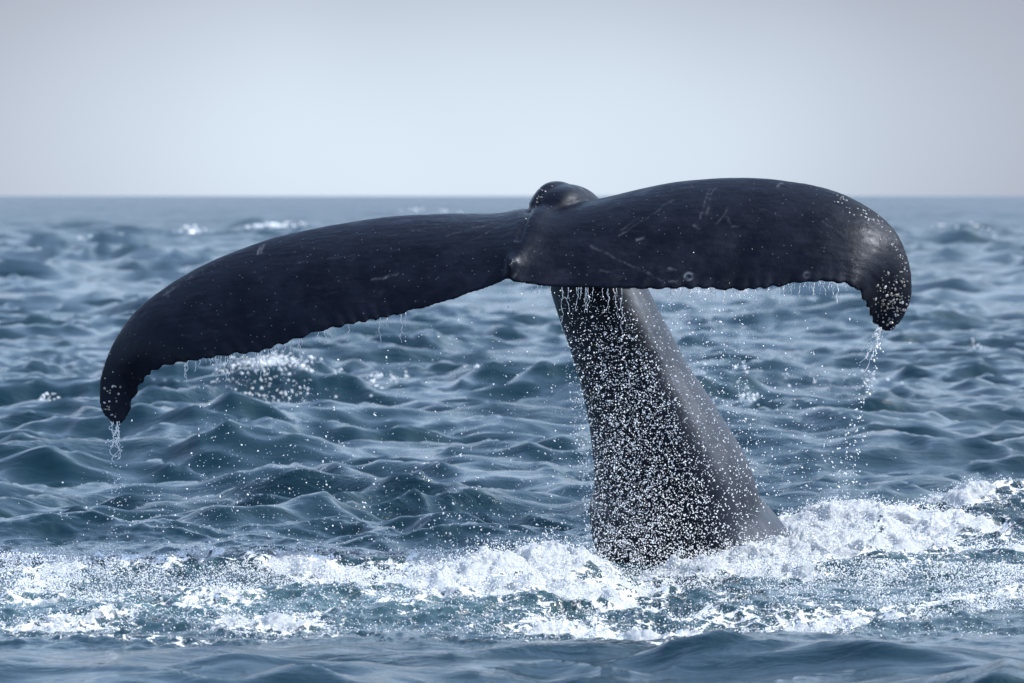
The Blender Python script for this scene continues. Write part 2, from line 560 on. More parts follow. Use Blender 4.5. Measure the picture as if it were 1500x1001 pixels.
# lumps of foam and chopped water
lump = fbm(X0 / 0.32, Y0 / 0.34, 4, seed=44, ridged=True)
lump2 = fbm(X0 / 0.085, Y0 / 0.09, 3, seed=45, ridged=True)
nearband = sstep(19.4, 20.2, Y0) * (1 - sstep(26.6, 27.4, Y0))
amp = nearband * np.clip(0.25 + foam, 0, 1.2)
bil = sstep(0.35, 0.65, foam)      # crests of clear water are sharp, heaped foam is cauliflowered
lump = (lump - 0.4) * (1 - 1.9 * bil) + 0.4
lump2 = (lump2 - 0.4) * (1 - 1.9 * bil)
dz += ridge_h + amp * (0.07 * (lump - 0.4) + 0.026 * (fbm(X0 / 0.15, Y0 / 0.16, 3, seed=47, ridged=True) - 0.4) * (1 - 1.9 * bil) + 0.02 * lump2 * sstep(0.2, 0.7, foam))
dx += amp * 0.05 * fbm(X0 / 0.2, Y0 / 0.2, 3, seed=61) * sstep(0.15, 0.6, foam)
dy += amp * (0.07 * fbm(X0 / 0.2, Y0 / 0.2, 3, seed=62) * sstep(0.15, 0.6, foam))
X = X0 + dx
Y = Y0 + dy
Z = dz
aer = np.clip(churn * 0.16 + 0.9 * np.exp(-((Y0 - 21.45 - wob) / 0.4) ** 2) * sstep(0.4, -0.6, X0) * (0.6 + n_big) + foam * 0.3, 0, 1) * nearband

V = np.stack([X, Y, Z], -1).reshape(-1, 3)
idx = np.arange(nr * na).reshape(nr, na)
F = np.stack([idx[:-1, :-1], idx[:-1, 1:], idx[1:, 1:], idx[1:, :-1]], -1).reshape(-1, 4)
wrap = np.stack([idx[:-1, -1], idx[:-1, 0], idx[1:, 0], idx[1:, -1]], -1)
F = np.concatenate([F, wrap])
ff = foam.reshape(-1)
fq = ff[F].mean(1)
is_foam = (fq > 0.70)
ybar = Y0.reshape(-1)[F[:, 0]]
is_foam &= (ybar < 27.5) & (ybar > 19.5)


def sub_mesh(name, mask, mat):
    f = F[mask]
    used = np.unique(f)
    re = np.zeros(nr * na, np.int32)
    re[used] = np.arange(len(used))
    o = mesh_np(name, V[used], re[f], mat)
    attr(o.data, 'foam', ff[used])
    attr(o.data, 'aerated', aer.reshape(-1)[used])
    return o


sea = sub_mesh('sea', ~is_foam, M_water)
tag(sea, 'choppy blue grey sea stretching to the horizon', None, None, 'structure')
foam_o = sub_mesh('splash_foam', is_foam, M_foam)
tag(foam_o, 'white foam churned up round the base of the whale tail', 'foam', None, 'stuff')


def surf_z(px, Yd):
    """height of the water near a point"""
    x = float(X_of(px, Yd))
    r = math.hypot(x, Yd)
    i = int(np.argmin(np.abs(R - r)))
    j = int(np.argmin(np.abs(TH - math.atan2(x, Yd))))
    return float(Z[i, j])


# ------------------------------------------------------------------ the whale tail
SECT = [  # leading edge px,py  trailing edge px,py
    (170, 624, 172, 624), (150, 604, 186, 612), (145, 572, 196, 585), (151, 540, 206, 564), (164, 508, 222, 546),
    (182, 478, 250, 535), (208, 449, 285, 528), (245, 421, 324, 522), (285, 397, 376, 515), (335, 374, 425, 500),
    (395, 353, 475, 484), (450, 340, 525, 473), (510, 329, 575, 462), (570, 321, 630, 448), (636, 318, 680, 432),
    (690, 318, 715, 421), (734, 318, 736, 412), (768, 312, 741, 407), (800, 306, 744, 408), (818, 304, 746, 388), (836, 303, 748, 410), (864, 301, 757, 413),
    (884, 296, 775, 417), (910, 289, 815, 420), (948, 279, 865, 421), (990, 270, 925, 423), (1036, 265, 985, 422),
    (1080, 263, 1036, 423), (1121, 264, 1090, 425), (1155, 268, 1135, 420), (1189, 273, 1175, 414), (1223, 282, 1215, 413),
    (1257, 297, 1243, 418), (1288, 317, 1260, 431), (1312, 341, 1267, 446), (1327, 372, 1274, 461), (1335, 405, 1280, 473),
    (1334, 440, 1288, 481), (1322, 467, 1295, 485), (1309, 482, 1307, 484)]
SECT = np.array(SECT, float)


def catmull(P, n):
    P = np.asarray(P, float)
    m = len(P)
    t = np.linspace(0, m - 1, n)
    i = np.clip(np.floor(t).astype(int), 0, m - 2)
    u = (t - i)[:, None]
    p0 = P[np.clip(i - 1, 0, m - 1)]
    p1 = P[i]
    p2 = P[i + 1]
    p3 = P[np.clip(i + 2, 0, m - 1)]
    return 0.5 * ((2 * p1) + (-p0 + p2) * u + (2 * p0 - 5 * p1 + 4 * p2 - p3) * u ** 2 + (-p0 + 3 * p1 - 3 * p2 + p3) * u ** 3)


NS, NV = 620, 46
S = catmull(SECT, NS)
c0 = 19.0 / (len(SECT) - 1)
sp = (np.linspace(0, 1, NS) - c0)
sp = np.where(sp < 0, sp / c0, sp / (1 - c0))        # -1 left tip, +1 right tip
aS = np.abs(sp)
YL = 24.10 - 0.50 * aS ** 1.6
YT = 23.30 + 0.27 * aS ** 3
tipb = sstep(0.66, 0.97, aS)
YT = YT * (1 - tipb) + YL * tipb
Lp = np.stack([X_of(S[:, 0], YL), YL, Z_of(S[:, 1], YL)], -1)
Tp = np.stack([X_of(S[:, 2], YT), YT, Z_of(S[:, 3], YT)], -1)
# ragged, scalloped trailing edge
arc = np.concatenate([[0], np.cumsum(np.linalg.norm(np.diff(Tp, axis=0), axis=1))])
sc1 = (np.abs(np.sin(arc * math.pi / 0.085 + 3.2 * vnoise2(arc * 3, arc * 0, 3))) - 0.6) * (0.75 + 0.8 * vnoise2(arc * 2.2, arc * 0 + 3, 4))
rag = (0.031 * sc1 * sstep(0.22, 0.4, aS) + 0.008 * vnoise2(arc * 9, arc * 0 + 4, 8) + 0.012 * vnoise2(arc * 3.1, arc * 0 + 9, 9)) * (1 - sstep(0.86, 0.95, aS)) * sstep(0.02, 0.06, aS)
ch = Tp - Lp
cl_ = np.linalg.norm(ch, axis=1, keepdims=True)
chd = ch / np.maximum(cl_, 1e-4)
ch = Tp - Lp
cl_ = np.linalg.norm(ch, axis=1, keepdims=True)
mid = (Lp + Tp) / 2
tang = np.gradient(mid, axis=0)
tang /= np.linalg.norm(tang, axis=1, keepdims=True)
nrm = np.cross(chd, tang)
nrm /= np.maximum(np.linalg.norm(nrm, axis=1, keepdims=True), 1e-6)
flip = np.sign(-nrm[:, 1:2] + nrm[:, 2:3])
nrm *= np.where(flip == 0, 1, flip)
for _ in range(12):
    nrm[1:-1] = (nrm[:-2] + 2 * nrm[1:-1] + nrm[2:]) / 4
nrm /= np.linalg.norm(nrm, axis=1, keepdims=True)
vv = 0.5 - 0.5 * np.cos(np.linspace(0, math.pi, NV))
naca = 5 * (0.2969 * np.sqrt(vv) - 0.126 * vv - 0.3516 * vv ** 2 + 0.2843 * vv ** 3 - 0.1015 * vv ** 4)
tau = 0.118 - 0.08 * aS ** 2
thick = np.minimum(cl_[:, 0], 0.85) * tau
th_ = thick[:, None] * naca[None, :] + 0.006
camb = 0.07 * np.sin(math.pi * vv)[None, :] * cl_
base = Lp[:, None, :] + vv[None, :, None] * ch[:, None, :] + chd[:, None, :] * (rag[:, None] * sstep(0.84, 1.0, vv)[None, :])[..., None]
front = base + nrm[:, None, :] * (camb + th_)[..., None]
back = base + nrm[:, None, :] * (camb - th_)[..., None]
# keep the outer tips rounded: nudge the nose of the section to the traced edge
ring = np.concatenate([front, back[:, ::-1]], axis=1)          # NS x 2NV
nv2 = 2 * NV
ii = np.arange(NS * nv2).reshape(NS, nv2)
fq_ = np.stack([ii[:-1], np.roll(ii, -1, 1)[:-1], np.roll(ii, -1, 1)[1:], ii[1:]], -1).reshape(-1, 4)
FV = ring.reshape(-1, 3)
# end caps
fl = bpy.data.meshes.new('fluke_raw')
faces = [tuple(f) for f in fq_] + [tuple(ii[0][::-1]), tuple(ii[-1])]

PED = [  # centre px, py, distance, half width px, half depth m
    (1120, 1080, 24.95, 205, 0.80), (1064, 950, 24.80, 186, 0.72), (1018, 830, 24.66, 154, 0.62), (992, 765, 24.60, 131, 0.57), (981, 700, 24.55, 119, 0.52),
    (958, 630, 24.50, 102, 0.47), (931, 560, 24.46, 86, 0.42), (905, 495, 24.43, 78, 0.38), (878, 430, 24.42, 73, 0.34), (856, 375, 24.40, 66, 0.30),
    (840, 335, 24.33, 56, 0.24), (828, 312, 24.18, 46, 0.165), (818, 307, 24.0, 38, 0.125), (806, 313, 23.90, 26, 0.08), (797, 322, 23.82, 10, 0.03)]
PD = catmull(np.array(PED, float), 220)
cen = np.stack([X_of(PD[:, 0], PD[:, 2]), PD[:, 2], Z_of(PD[:, 1], PD[:, 2])], -1)
tg = np.gradient(cen, axis=0)
for _ in range(6):
    tg[1:-1] = (tg[:-2] + tg[1:-1] * 2 + tg[2:]) / 4
tg /= np.linalg.norm(tg, axis=1, keepdims=True)
Wd = np.array([1.0, 0, 0])[None, :] - tg * tg[:, :1]
Wd /= np.linalg.norm(Wd, axis=1, keepdims=True)
Dd = np.cross(tg, Wd)
hw = PD[:, 3] * PD[:, 2] / FPX * np.maximum(Wd[:, 0], 0.5)
hd = PD[:, 4]
K = 96
an = np.linspace(0, 2 * math.pi, K, endpoint=False)
ca, sa = np.cos(an), np.sin(an)
e_ = 0.86
cx_ = np.sign(ca) * np.abs(ca) ** e_
sx_ = np.sign(sa) * np.abs(sa) ** e_
rings = cen[:, None, :] + Wd[:, None, :] * (hw[:, None] * cx_[None, :])[..., None] + Dd[:, None, :] * (hd[:, None] * sx_[None, :])[..., None]
# shallow grooves and a keel along the lit flank
groove = 0.012 * np.exp(-((an - 5.55) / 0.07) ** 2) + 0.008 * np.exp(-((an - 5.8) / 0.05) ** 2)
rings -= (rings - cen[:, None, :]) * groove[None, :, None]
jj = np.arange(len(PD) * K).reshape(len(PD), K) + len(FV)
pf = np.stack([jj[:-1], np.roll(jj, -1, 1)[:-1], np.roll(jj, -1, 1)[1:], jj[1:]], -1).reshape(-1, 4)
# sharp keel up the left edge of the stalk's end
KEEL = catmull(np.array([(766, 338, 23.72, 1.5), (771, 324, 23.82, 4.5), (779, 306, 23.93, 7.0), (789, 289, 24.02, 8.0), (803, 276, 24.10, 8.0), (822, 274, 24.18, 8.0), (842, 283, 24.26, 7.0), (858, 298, 24.3, 5.0)], float), 60)
kc = np.stack([X_of(KEEL[:, 0], KEEL[:, 2]), KEEL[:, 2], Z_of(KEEL[:, 1], KEEL[:, 2])], -1)
kt = np.gradient(kc, axis=0)
kt /= np.linalg.norm(kt, axis=1, keepdims=True)
ka = np.cross(kt, np.array([[0.0, 1.0, 0.0]]))
ka /= np.linalg.norm(ka, axis=1, keepdims=True)
kb = np.cross(kt, ka)
kr = KEEL[:, 3] * KEEL[:, 2] / FPX
kang = np.linspace(0, 2 * math.pi, 16, endpoint=False)
kring = kc[:, None, :] + (ka[:, None, :] * np.cos(kang)[None, :, None] + 2.2 * kb[:, None, :] * np.sin(kang)[None, :, None]) * kr[:, None, None]
kk = np.arange(60 * 16).reshape(60, 16) + len(FV) + len(PD) * K
kf = np.stack([kk[:-1], np.roll(kk, -1, 1)[:-1], np.roll(kk, -1, 1)[1:], kk[1:]], -1).reshape(-1, 4)
faces += [tuple(f) for f in kf] + [tuple(kk[0][::-1]), tuple(kk[-1])]
allV = np.concatenate([FV, rings.reshape(-1, 3), kring.reshape(-1, 3)])
faces += [tuple(f) for f in pf] + [tuple(jj[0][::-1]), tuple(jj[-1])]
fl.from_pydata([tuple(v) for v in allV], [], faces)
fl.update()
bm = bmesh.new()
bm.from_mesh(fl)
bmesh.ops.triangulate(bm, faces=[f for f in bm.faces if len(f.verts) > 4])
# consistent outward normals for each shell
bmesh.ops.recalc_face_normals(bm, faces=bm.faces)
bm.to_mesh(fl)
bm.free()
raw = bpy.data.objects.new('fluke_raw', fl)
col.objects.link(raw)
md = raw.modifiers.new('r', 'REMESH')
md.mode = 'VOXEL'
md.voxel_size = 0.0095
md.use_smooth_shade = True
md2 = raw.modifiers.new('s', 'SMOOTH')
md2.factor = 0.5
md2.iterations = 5
dg = bpy.context.evaluated_depsgraph_get()
wm = bpy.data.meshes.new_from_object(raw.evaluated_get(dg))
bpy.data.objects.remove(raw)
bpy.data.meshes.remove(fl)
wm.name = 'whale'
nvw = len(wm.vertices)
wc = np.empty(nvw * 3, np.float32)
wm.vertices.foreach_get('co', wc)
wc = wc.reshape(-1, 3)
# blend the end of the tail stock softly into both flukes
qx = 750 + wc[:, 0] * FPX / wc[:, 1]
qy = 287 + (CAM_H - wc[:, 2]) * FPX / wc[:, 1]
soft = sstep(690, 760, qx) * (1 - sstep(870, 950, qx)) * sstep(306, 340, qy + 0.12 * np.maximum(qx - 800, 0)) * (1 - sstep(375, 405, qy)) * sstep(8, 22, np.hypot(qx - 746, (qy - 392) * 0.7)) * (wc[:, 1] < 24.4)
ed_ = np.empty(len(wm.edges) * 2, np.int32)
wm.edges.foreach_get('vertices', ed_)
ed_ = ed_.reshape(-1, 2)
deg = np.bincount(ed_.ravel(), minlength=nvw)[:, None].astype(np.float32)
for _ in range(160):
    acc = np.zeros_like(wc)
    for c in range(3):
        acc[:, c] = np.bincount(ed_[:, 0], wc[ed_[:, 1], c], nvw) + np.bincount(ed_[:, 1], wc[ed_[:, 0], c], nvw)
    wc = wc + (0.7 * soft[:, None] * (acc / deg - wc)).astype(np.float32)
wm.vertices.foreach_set('co', np.ascontiguousarray(wc, np.float32).ravel())
wm.update()
wn = np.empty(nvw * 3, np.float32)
wm.vertices.foreach_get('normal', wn)
wn = wn.reshape(-1, 3)
print('whale verts', nvw)

# soft wrinkles in the skin (real relief)
u_ = wc[:, 0] * 0.9 + wc[:, 1] * 0.4
v_ = wc[:, 2] + wc[:, 1] * 0.6
relw = 1 - 0.8 * sstep(24.0, 24.15, wc[:, 1]) * (wc[:, 2] < 1.6)
rel = relw * 0.0016 * fbm(u_ / 0.35, v_ / 0.10, 3, seed=70) + relw * 0.0012 * fbm(u_ / 0.10, v_ / 0.035, 3, seed=71)
# crease under the peduncle's end
qx = 750 + wc[:, 0] * FPX / wc[:, 1]
qy = 287 + (CAM_H - wc[:, 2]) * FPX / wc[:, 1]


wobx = 2.2 * vnoise2(qx / 14, qy / 14, 201) + 1.0 * vnoise2(qx / 5, qy / 5, 203)
woby = 2.2 * vnoise2(qx / 14, qy / 14, 202) + 1.0 * vnoise2(qx / 5, qy / 5, 204)


def seg_dist(pts):
    d = np.full(len(qx), 1e9, np.float32)
    for (ax, ay), (bx, by) in zip(pts[:-1], pts[1:]):
        vx, vy = bx - ax, by - ay
        l2 = vx * vx + vy * vy
        t = np.clip(((qx - ax) * vx + (qy - ay) * vy) / l2, 0, 1)
        d = np.minimum(d, np.hypot(qx + wobx - ax - t * vx, qy + woby - ay - t * vy) + 0.8 * t)
    return d


crease = seg_dist([(775, 306), (766, 330), (759, 350)])
rel -= 0.016 * np.exp(-(crease / 5.0) ** 2) * (wc[:, 1] < 24.2)
wc = wc + wn * rel[:, None]
wm.vertices.foreach_set('co', np.ascontiguousarray(wc, np.float32).ravel())
# scars: tooth rakes, rope marks, barnacle rings (marks that belong to the skin)
scar = np.zeros(nvw, np.float32)
SCARS = [
    (([(865, 361), (885, 370), (915, 385), (945, 398), (970, 412)]), 1.4, 0.55),
    (([(378, 372), (382, 360)]), 1.8, 0.9), (([(383, 370), (388, 359)]), 1.8, 0.8),
    (([(240, 432), (262, 416)]), 1.8, 0.6), (([(272, 412), (282, 404)]), 1.8, 0.7), (([(243, 428), (246, 433)]), 2.2, 0.5),
    (([(546, 410), (562, 407), (583, 401)]), 1.6, 0.6),
    (([(1026, 320), (1034, 290), (1040, 277)]), 1.6, 0.4), (([(1036, 315), (1041, 288), (1048, 276)]), 1.6, 0.35),
    (([(906, 345), (960, 312), (985, 292)]), 1.5, 0.28), (([(934, 352), (943, 348)]), 1.8, 0.6), (([(1017, 330), (1024, 335)]), 2.2, 0.55),
    (([(910, 337), (935, 318)]), 1.3, 0.25), (([(1050, 328), (1066, 305)]), 1.4, 0.35), (([(1140, 273), (1147, 268)]), 1.6, 0.55),
    (([(1205, 325), (1232, 340), (1245, 352)]), 1.4, 0.25),
    (([(655, 345), (690, 335), (735, 325)]), 1.5, 0.22), (([(690, 352), (725, 335), (750, 320)]), 1.4, 0.2),
    (([(980, 394), (990, 396)]), 2.0, 0.6), (([(983, 414), (992, 413)]), 1.8, 0.55),
    (([(1065, 318), (1072, 330), (1080, 333)]), 1.8, 0.3), (([(880, 395), (892, 398)]), 1.6, 0.4),
    (([(430, 445), (520, 420)]), 1.2, 0.12), (([(480, 380), (560, 365)]), 1.2, 0.14),
    (([(570, 345), (640, 335)]), 1.2, 0.14), (([(1100, 300), (1180, 330)]), 1.2, 0.12),
]
for pts, wd, st in SCARS:
    scar = np.maximum(scar, 0.36 * st * np.exp(-(seg_dist(pts) / (wd * 0.9)) ** 2))
for cx, cy, rr_, st in [(1009, 405, 5.5, 0.5), (1182, 403, 4, 0.2)]:
    dd = np.abs(np.hypot(qx - cx, (qy - cy) * 1.1) - rr_)
    gap = 1 - 0.8 * np.exp(-(((qx - cx - rr_) ** 2 + (qy - cy) ** 2) / 12))
    scar = np.maximum(scar, st * gap * np.exp(-(dd / 1.6) ** 2))
brk = 0.55 + 0.6 * fbm(u_ / 0.04, v_ / 0.04, 2, seed=80)
scar *= np.clip(brk, 0.1, 1) * (wn[:, 1] < 0.25)
attr(wm, 'scar', scar)
attr(wm, 'grain', 1 - 0.75 * sstep(24.0, 24.15, wc[:, 1]) * sstep(1.75, 1.55, wc[:, 2]))
wm.materials.clear()
wm.materials.append(M_skin)
wm.polygons.foreach_set('use_smooth', np.ones(len(wm.polygons), bool))
wm.update()
whale = bpy.data.objects.new('whale', wm)
col.objects.link(whale)
tag(whale, 'dark blue black whale tail with spread flukes raised out of the churning sea', 'whale')

bvh = BVHTree.FromPolygons([tuple(v) for v in wc], [tuple(p.vertices) for p in wm.polygons])
eye = Vector((0, 0, CAM_H))


def on_skin(px, py):
    d = Vector(((px - 750) / FPX, 1.0, -(py - 287) / FPX)).normalized()
    h = bvh.ray_cast(eye, d)
    if h[0] is None or h[0].z < 0.1:
        return None
    return h[0], h[1]


# barnacles: little truncated cones with a sunken mouth
def barnacle_mesh(seed):
    r = np.random.default_rng(seed)
    n = 8
    prof = [(1.0, -0.25), (0.95, 0.15), (0.62, 0.75), (0.42, 0.78), (0.3, 0.35)]
    V_, F_ = [], []
    for a, (rad, h) in enumerate(prof):
        for k in range(n):
            t = 2 * math.pi * k / n
            j = 1 + r.uniform(-0.14, 0.14)
            V_.append((rad * j * math.cos(t), rad * j * math.sin(t), h * (1 + r.uniform(-0.12, 0.12))))
    for a in range(len(prof) - 1):
        for k in range(n):
            F_.append((a * n + k, a * n + (k + 1) % n, (a + 1) * n + (k + 1) % n, (a + 1) * n + k))
    F_.append(tuple(range((len(prof) - 1) * n, len(prof) * n)))
    me = bpy.data.meshes.new('barnacle')
    me.from_pydata(V_, [], F_)
    me.materials.append(M_barn)
    return me


barn_meshes = [barnacle_mesh(i) for i in range(5)]
spots = []
for _ in range(170):       # crowded on the right tip
    t = rng.uniform(0, 1)
    px = rng.normal(1308, 15)
    py = rng.normal(447, 22)
    spots.append((px, py, 0.8 + 2.6 * rng.uniform() ** 2.2))
edge = np.array([(1225, 284), (1255, 297), (1285, 316), (1308, 342), (1322, 372), (1330, 400)], float)
for _ in range(70):
    t = rng.uniform(0, 4.99)
    i = int(t)
    p = edge[i] + (edge[i + 1] - edge[i]) * (t - i)
    spots.append((p[0] - abs(rng.normal(0, 9)) + 3, p[1] + abs(rng.normal(0, 6)) + 1, rng.uniform(0.9, 2.0)))
for _ in range(30):
    spots.append((rng.normal(158, 9), rng.normal(578, 24), rng.uniform(1.0, 2.2)))
edge2 = np.array([(767, 325), (775, 304), (783, 289), (795, 273), (806, 268)], float)
for _ in range(26):
    t = rng.uniform(0, 3.99)
    i = int(t)
    p = edge2[i] + (edge2[i + 1] - edge2[i]) * (t - i)
    spots.append((p[0] + abs(rng.normal(0, 4)) + 1, p[1] + rng.normal(0, 3), rng.uniform(1.0, 2.0)))
placed = []
nb = 0
for px, py, rp in spots:
    if nb >= 210:
        break
    h = on_skin(px, py)
    if h is None:
        continue
    rad = rp * 23.6 / FPX
    if any((h[0] - q).length < (rad + r2) * 0.8 for q, r2 in placed):
        continue
    placed.append((h[0], rad))
    o = bpy.data.objects.new('barnacle', barn_meshes[nb % 5])
    q = h[1].to_track_quat('Z', 'Y')
    o.matrix_world = Matrix.Translation(h[0]) @ q.to_matrix().to_4x4() @ Matrix.Rotation(rng.uniform(0, 6.28), 4, 'Z') @ Matrix.Diagonal((rad * rng.uniform(0.75, 1.3), rad * rng.uniform(0.7, 1.0), rad * rng.uniform(0.6, 1.1), 1))
    o.parent = whale
    col.objects.link(o)
    nb += 1
print('barnacles', nb, 'sea rows', nr, na, 'quads', len(F), 'whale', len(wm.polygons))

# ------------------------------------------------------------------ droplets
ng = bpy.data.node_groups.new('droplets', 'GeometryNodeTree')
ng.interface.new_socket('Geometry', in_out='INPUT', socket_type='NodeSocketGeometry')
ng.interface.new_socket('Geometry', in_out='OUTPUT', socket_type='NodeSocketGeometry')
gi = ng.nodes.new('NodeGroupInput')
go = ng.nodes.new('NodeGroupOutput')
ip = ng.nodes.new('GeometryNodeInstanceOnPoints')
ico = ng.nodes.new('GeometryNodeMeshIcoSphere')
ico.inputs['Subdivisions'].default_value = 2
ico.inputs['Radius'].default_value = 1.0
ssm = ng.nodes.new('GeometryNodeSetShadeSmooth')
smt = ng.nodes.new('GeometryNodeSetMaterial')
smt.inputs['Material'].default_value = M_drop
na_ = ng.nodes.new('GeometryNodeInputNamedAttribute')
na_.data_type = 'FLOAT_VECTOR'
na_.inputs['Name'].default_value = 'size'
nr_ = ng.nodes.new('GeometryNodeInputNamedAttribute')
nr_.data_type = 'FLOAT_VECTOR'
nr_.inputs['Name'].default_value = 'turn'
L_ = ng.links.new
L_(gi.outputs[0], ip.inputs['Points'])
L_(ico.outputs[0], ssm.inputs[0])
L_(ssm.outputs[0], smt.inputs[0])
L_(smt.outputs[0], ip.inputs['Instance'])
L_(na_.outputs[0], ip.inputs['Scale'])
L_(nr_.outputs[0], ip.inputs['Rotation'])
L_(ip.outputs[0], go.inputs[0])


def droplets(name, pts, rad, label, cat='spray', stretch=0.5):
    n = len(pts)
    me = bpy.data.meshes.new(name)
    me.vertices.add(n)
    me.vertices.foreach_set('co', np.ascontiguousarray(pts, np.float32).ravel())
    s = rad[:, None] * np.stack([rng.uniform(0.55, 1.1, n), rng.uniform(0.7, 1.15, n), 1 + stretch * np.abs(rng.normal(0, 1, n))], -1)
    a = me.attributes.new('size', 'FLOAT_VECTOR', 'POINT')
    a.data.foreach_set('vector', np.ascontiguousarray(s, np.float32).ravel())
    a = me.attributes.new('turn', 'FLOAT_VECTOR', 'POINT')
    a.data.foreach_set('vector', np.ascontiguousarray(rng.normal(0, 0.9, (n, 3)), np.float32).ravel())
    me.materials.append(M_drop)
    o = bpy.data.objects.new(name, me)
    col.objects.link(o)
    m = o.modifiers.new('droplets', 'NODES')
    m.node_group = ng
    tag(o, label, cat, None, 'stuff')
    return o


MM = 1e-3


def px_r(n, lo, hi, p=2.2):
    """droplet radii: many small, few large"""
    return (lo + (hi - lo) * rng.uniform(0, 1, n) ** p) * MM


pts, rad = [], []
# curtain that rains off the trailing edge in front of the peduncle
n = 14000
px = np.concatenate([rng.normal(925, 62, n // 2), rng.uniform(805, 1110, n - n // 2)])
py = 425 + (850 - 425) * rng.uniform(0, 1, n) ** 0.72
Yd = rng.uniform(23.0, 23.75, n)
keep = rng.uniform(0, 1, n) < np.where(px > 905 + (py - 425) * 0.45, 0.5, 1.0) * np.where(px < 815 + (py - 425) * 0.12, 0.1, 1.0)
pts.append(np.stack([X_of(px, Yd), Yd, Z_of(py, Yd)], -1)[keep])
rad.append(px_r(n, 1.3, 4.4, 2.0)[keep])
# thinner rain along the rest of the flukes
n = 3600
px = rng.uniform(290, 1260, n)
top = np.interp(px, SECT[:, 2], SECT[:, 3])
py = top + (830 - top) * rng.uniform(0, 1, n) ** 0.7
Yd = rng.uniform(22.9, 24.0, n)
clump = vnoise2(px / 70, py / 90, 12) + 0.25
keep = rng.uniform(0, 1, n) < np.clip(0.45 + clump, 0.05, 1)
pts.append(np.stack([X_of(px, Yd), Yd, Z_of(py, Yd)], -1)[keep])
rad.append(px_r(n, 1.3, 4.6, 2.4)[keep])
# denser bursts
for cx, cy, sx, sy, n in [(720, 780, 55, 28, 220), (800, 800, 50, 22, 260), (870, 805, 30, 20, 200), (1150, 690, 70, 60, 380), (250, 740, 70, 30, 260), (500, 700, 130, 60, 350), (1050, 520, 50, 50, 120)]:
    px = rng.normal(cx, sx, n)
    py = rng.normal(cy, sy, n)
    Yd = rng.uniform(22.9, 24.0, n)
    pts.append(np.stack([X_of(px, Yd), Yd, Z_of(py, Yd)], -1))
    rad.append(px_r(n, 1.5, 5.0, 2.4))
droplets('falling_droplets', np.concatenate(pts), np.concatenate(rad), 'fine white drops raining from the trailing edge of the flukes')

# spray thrown over the churned water: salt and pepper veils and splashes along the crests
ffl = foam.reshape(-1)
Yf = Y0.reshape(-1)
cand = np.where((Yf > 20.2) & (Yf < 26.8) & (np.abs(X0.reshape(-1)) < 4.2))[0]
pr = np.clip(ffl[cand], 0.02, 1) ** 1.0
pr = pr / pr.sum()
n = 60000
pick = rng.choice(cand, n, p=pr)
P = V[pick].copy()
P[:, 0] += rng.normal(0, 0.012, n)
P[:, 1] += rng.normal(0, 0.012, n)
P[:, 2] += np.abs(rng.normal(0, 0.022, n)) * (0.3 + ffl[pick])
rr = px_r(n, 1.2, 4.2, 2.2)
pts, rad = [P], [rr]


def veil(pxa, pxb, n, top, bot, Ya, Yb, lo=2.3, hi=6.4):
    px = rng.uniform(pxa, pxb, n)
    t = rng.uniform(0, 1, n)
    a = np.interp(px, *zip(*top))
    b = np.interp(px, *zip(*bot))
    py = a + (b - a) * t
    Yd = Ya + (Yb - Ya) * t + rng.normal(0, 0.1, n)
    k = rng.uniform(0, 1, n) < np.clip(0.62 + 1.2 * fbm(px / 60, py / 30, 3, seed=31), 0.1, 1)
    pts.append(np.stack([X_of(px, Yd), Yd, Z_of(py, Yd)], -1)[k])
    rad.append(px_r(n, lo, hi)[k])


veil(860, 1560, 30000, [(900, 850), (1010, 838), (1150, 812), (1560, 830)], [(900, 940), (1100, 945), (1300, 915), (1560, 880)], 23.3, 21.0, 1.6, 4.4)
veil(-60, 720, 31000, [(-60, 812), (0, 808), (250, 822), (400, 822), (700, 832)], [(-60, 892), (300, 897), (500, 892), (700, 880)], 23.0, 21.8, 1.5, 4.0)
droplets('splash_spray', np.concatenate(pts), np.concatenate(rad), 'fine white spray flying over the churned foam', stretch=0.4)

# far whitecap on the left: loose flecks of foam riding the hump
pts, rad = [], []
for cx, cy, sx, sy, Yd0, n, lo, hi in [(390, 566, 38, 22, 42.8, 1100, 4, 15), (480, 590, 40, 12, 42.0, 60, 8, 22), (1125, 575, 45, 14, 46, 90, 8, 24), (1085, 610, 35, 12, 41, 90, 8, 20),
                                       (1270, 560, 25, 6, 47, 40, 8, 22), (1035, 440, 40, 9, 86, 60, 15, 40), (1430, 517, 12, 3, 55, 25, 8, 22), (690, 577, 16, 4, 45, 25, 8, 20), (265, 340, 10, 4, 214, 40, 40, 110), (165, 352, 25, 7, 188, 70, 30, 90), (400, 330, 30, 3, 255, 90, 40, 110), (630, 308, 40, 3, 420, 50, 60, 150), (1380, 330, 20, 3, 250, 40, 40, 100), (1440, 345, 15, 3, 200, 30, 30, 90), (60, 610, 18, 3, 40.2, 40, 5, 16), (545, 556, 30, 2, 47.5, 90, 5, 15)]:
    px = rng.normal(cx, sx, n)
    nc = max(3, n // 14)          # flecks ride in broken clots
    ctr = rng.normal(cx, sx, nc)
    px = ctr[rng.integers(0, nc, n)] + rng.normal(0, 3.5, n)
    dep = Yd0 * sy / (cy - 287.0)
    Yq = Yd0 + rng.normal(0, 1, n) * np.minimum(dep, 0.9 if Yd0 < 60 else 4)
    for x_, y_ in zip(px, Yq):
        pts.append((float(X_of(x_, Yd0)), y_, surf_z(x_, y_) + 0.015 + 0.03 * abs(rng.normal())))
    rad.append((lo + (hi - lo) * rng.uniform(0, 1, n) ** 2) * 0.85 * MM)
droplets('whitecap_flecks', np.array(pts), np.concatenate(rad), 'flecks of white foam on the distant wave tops')


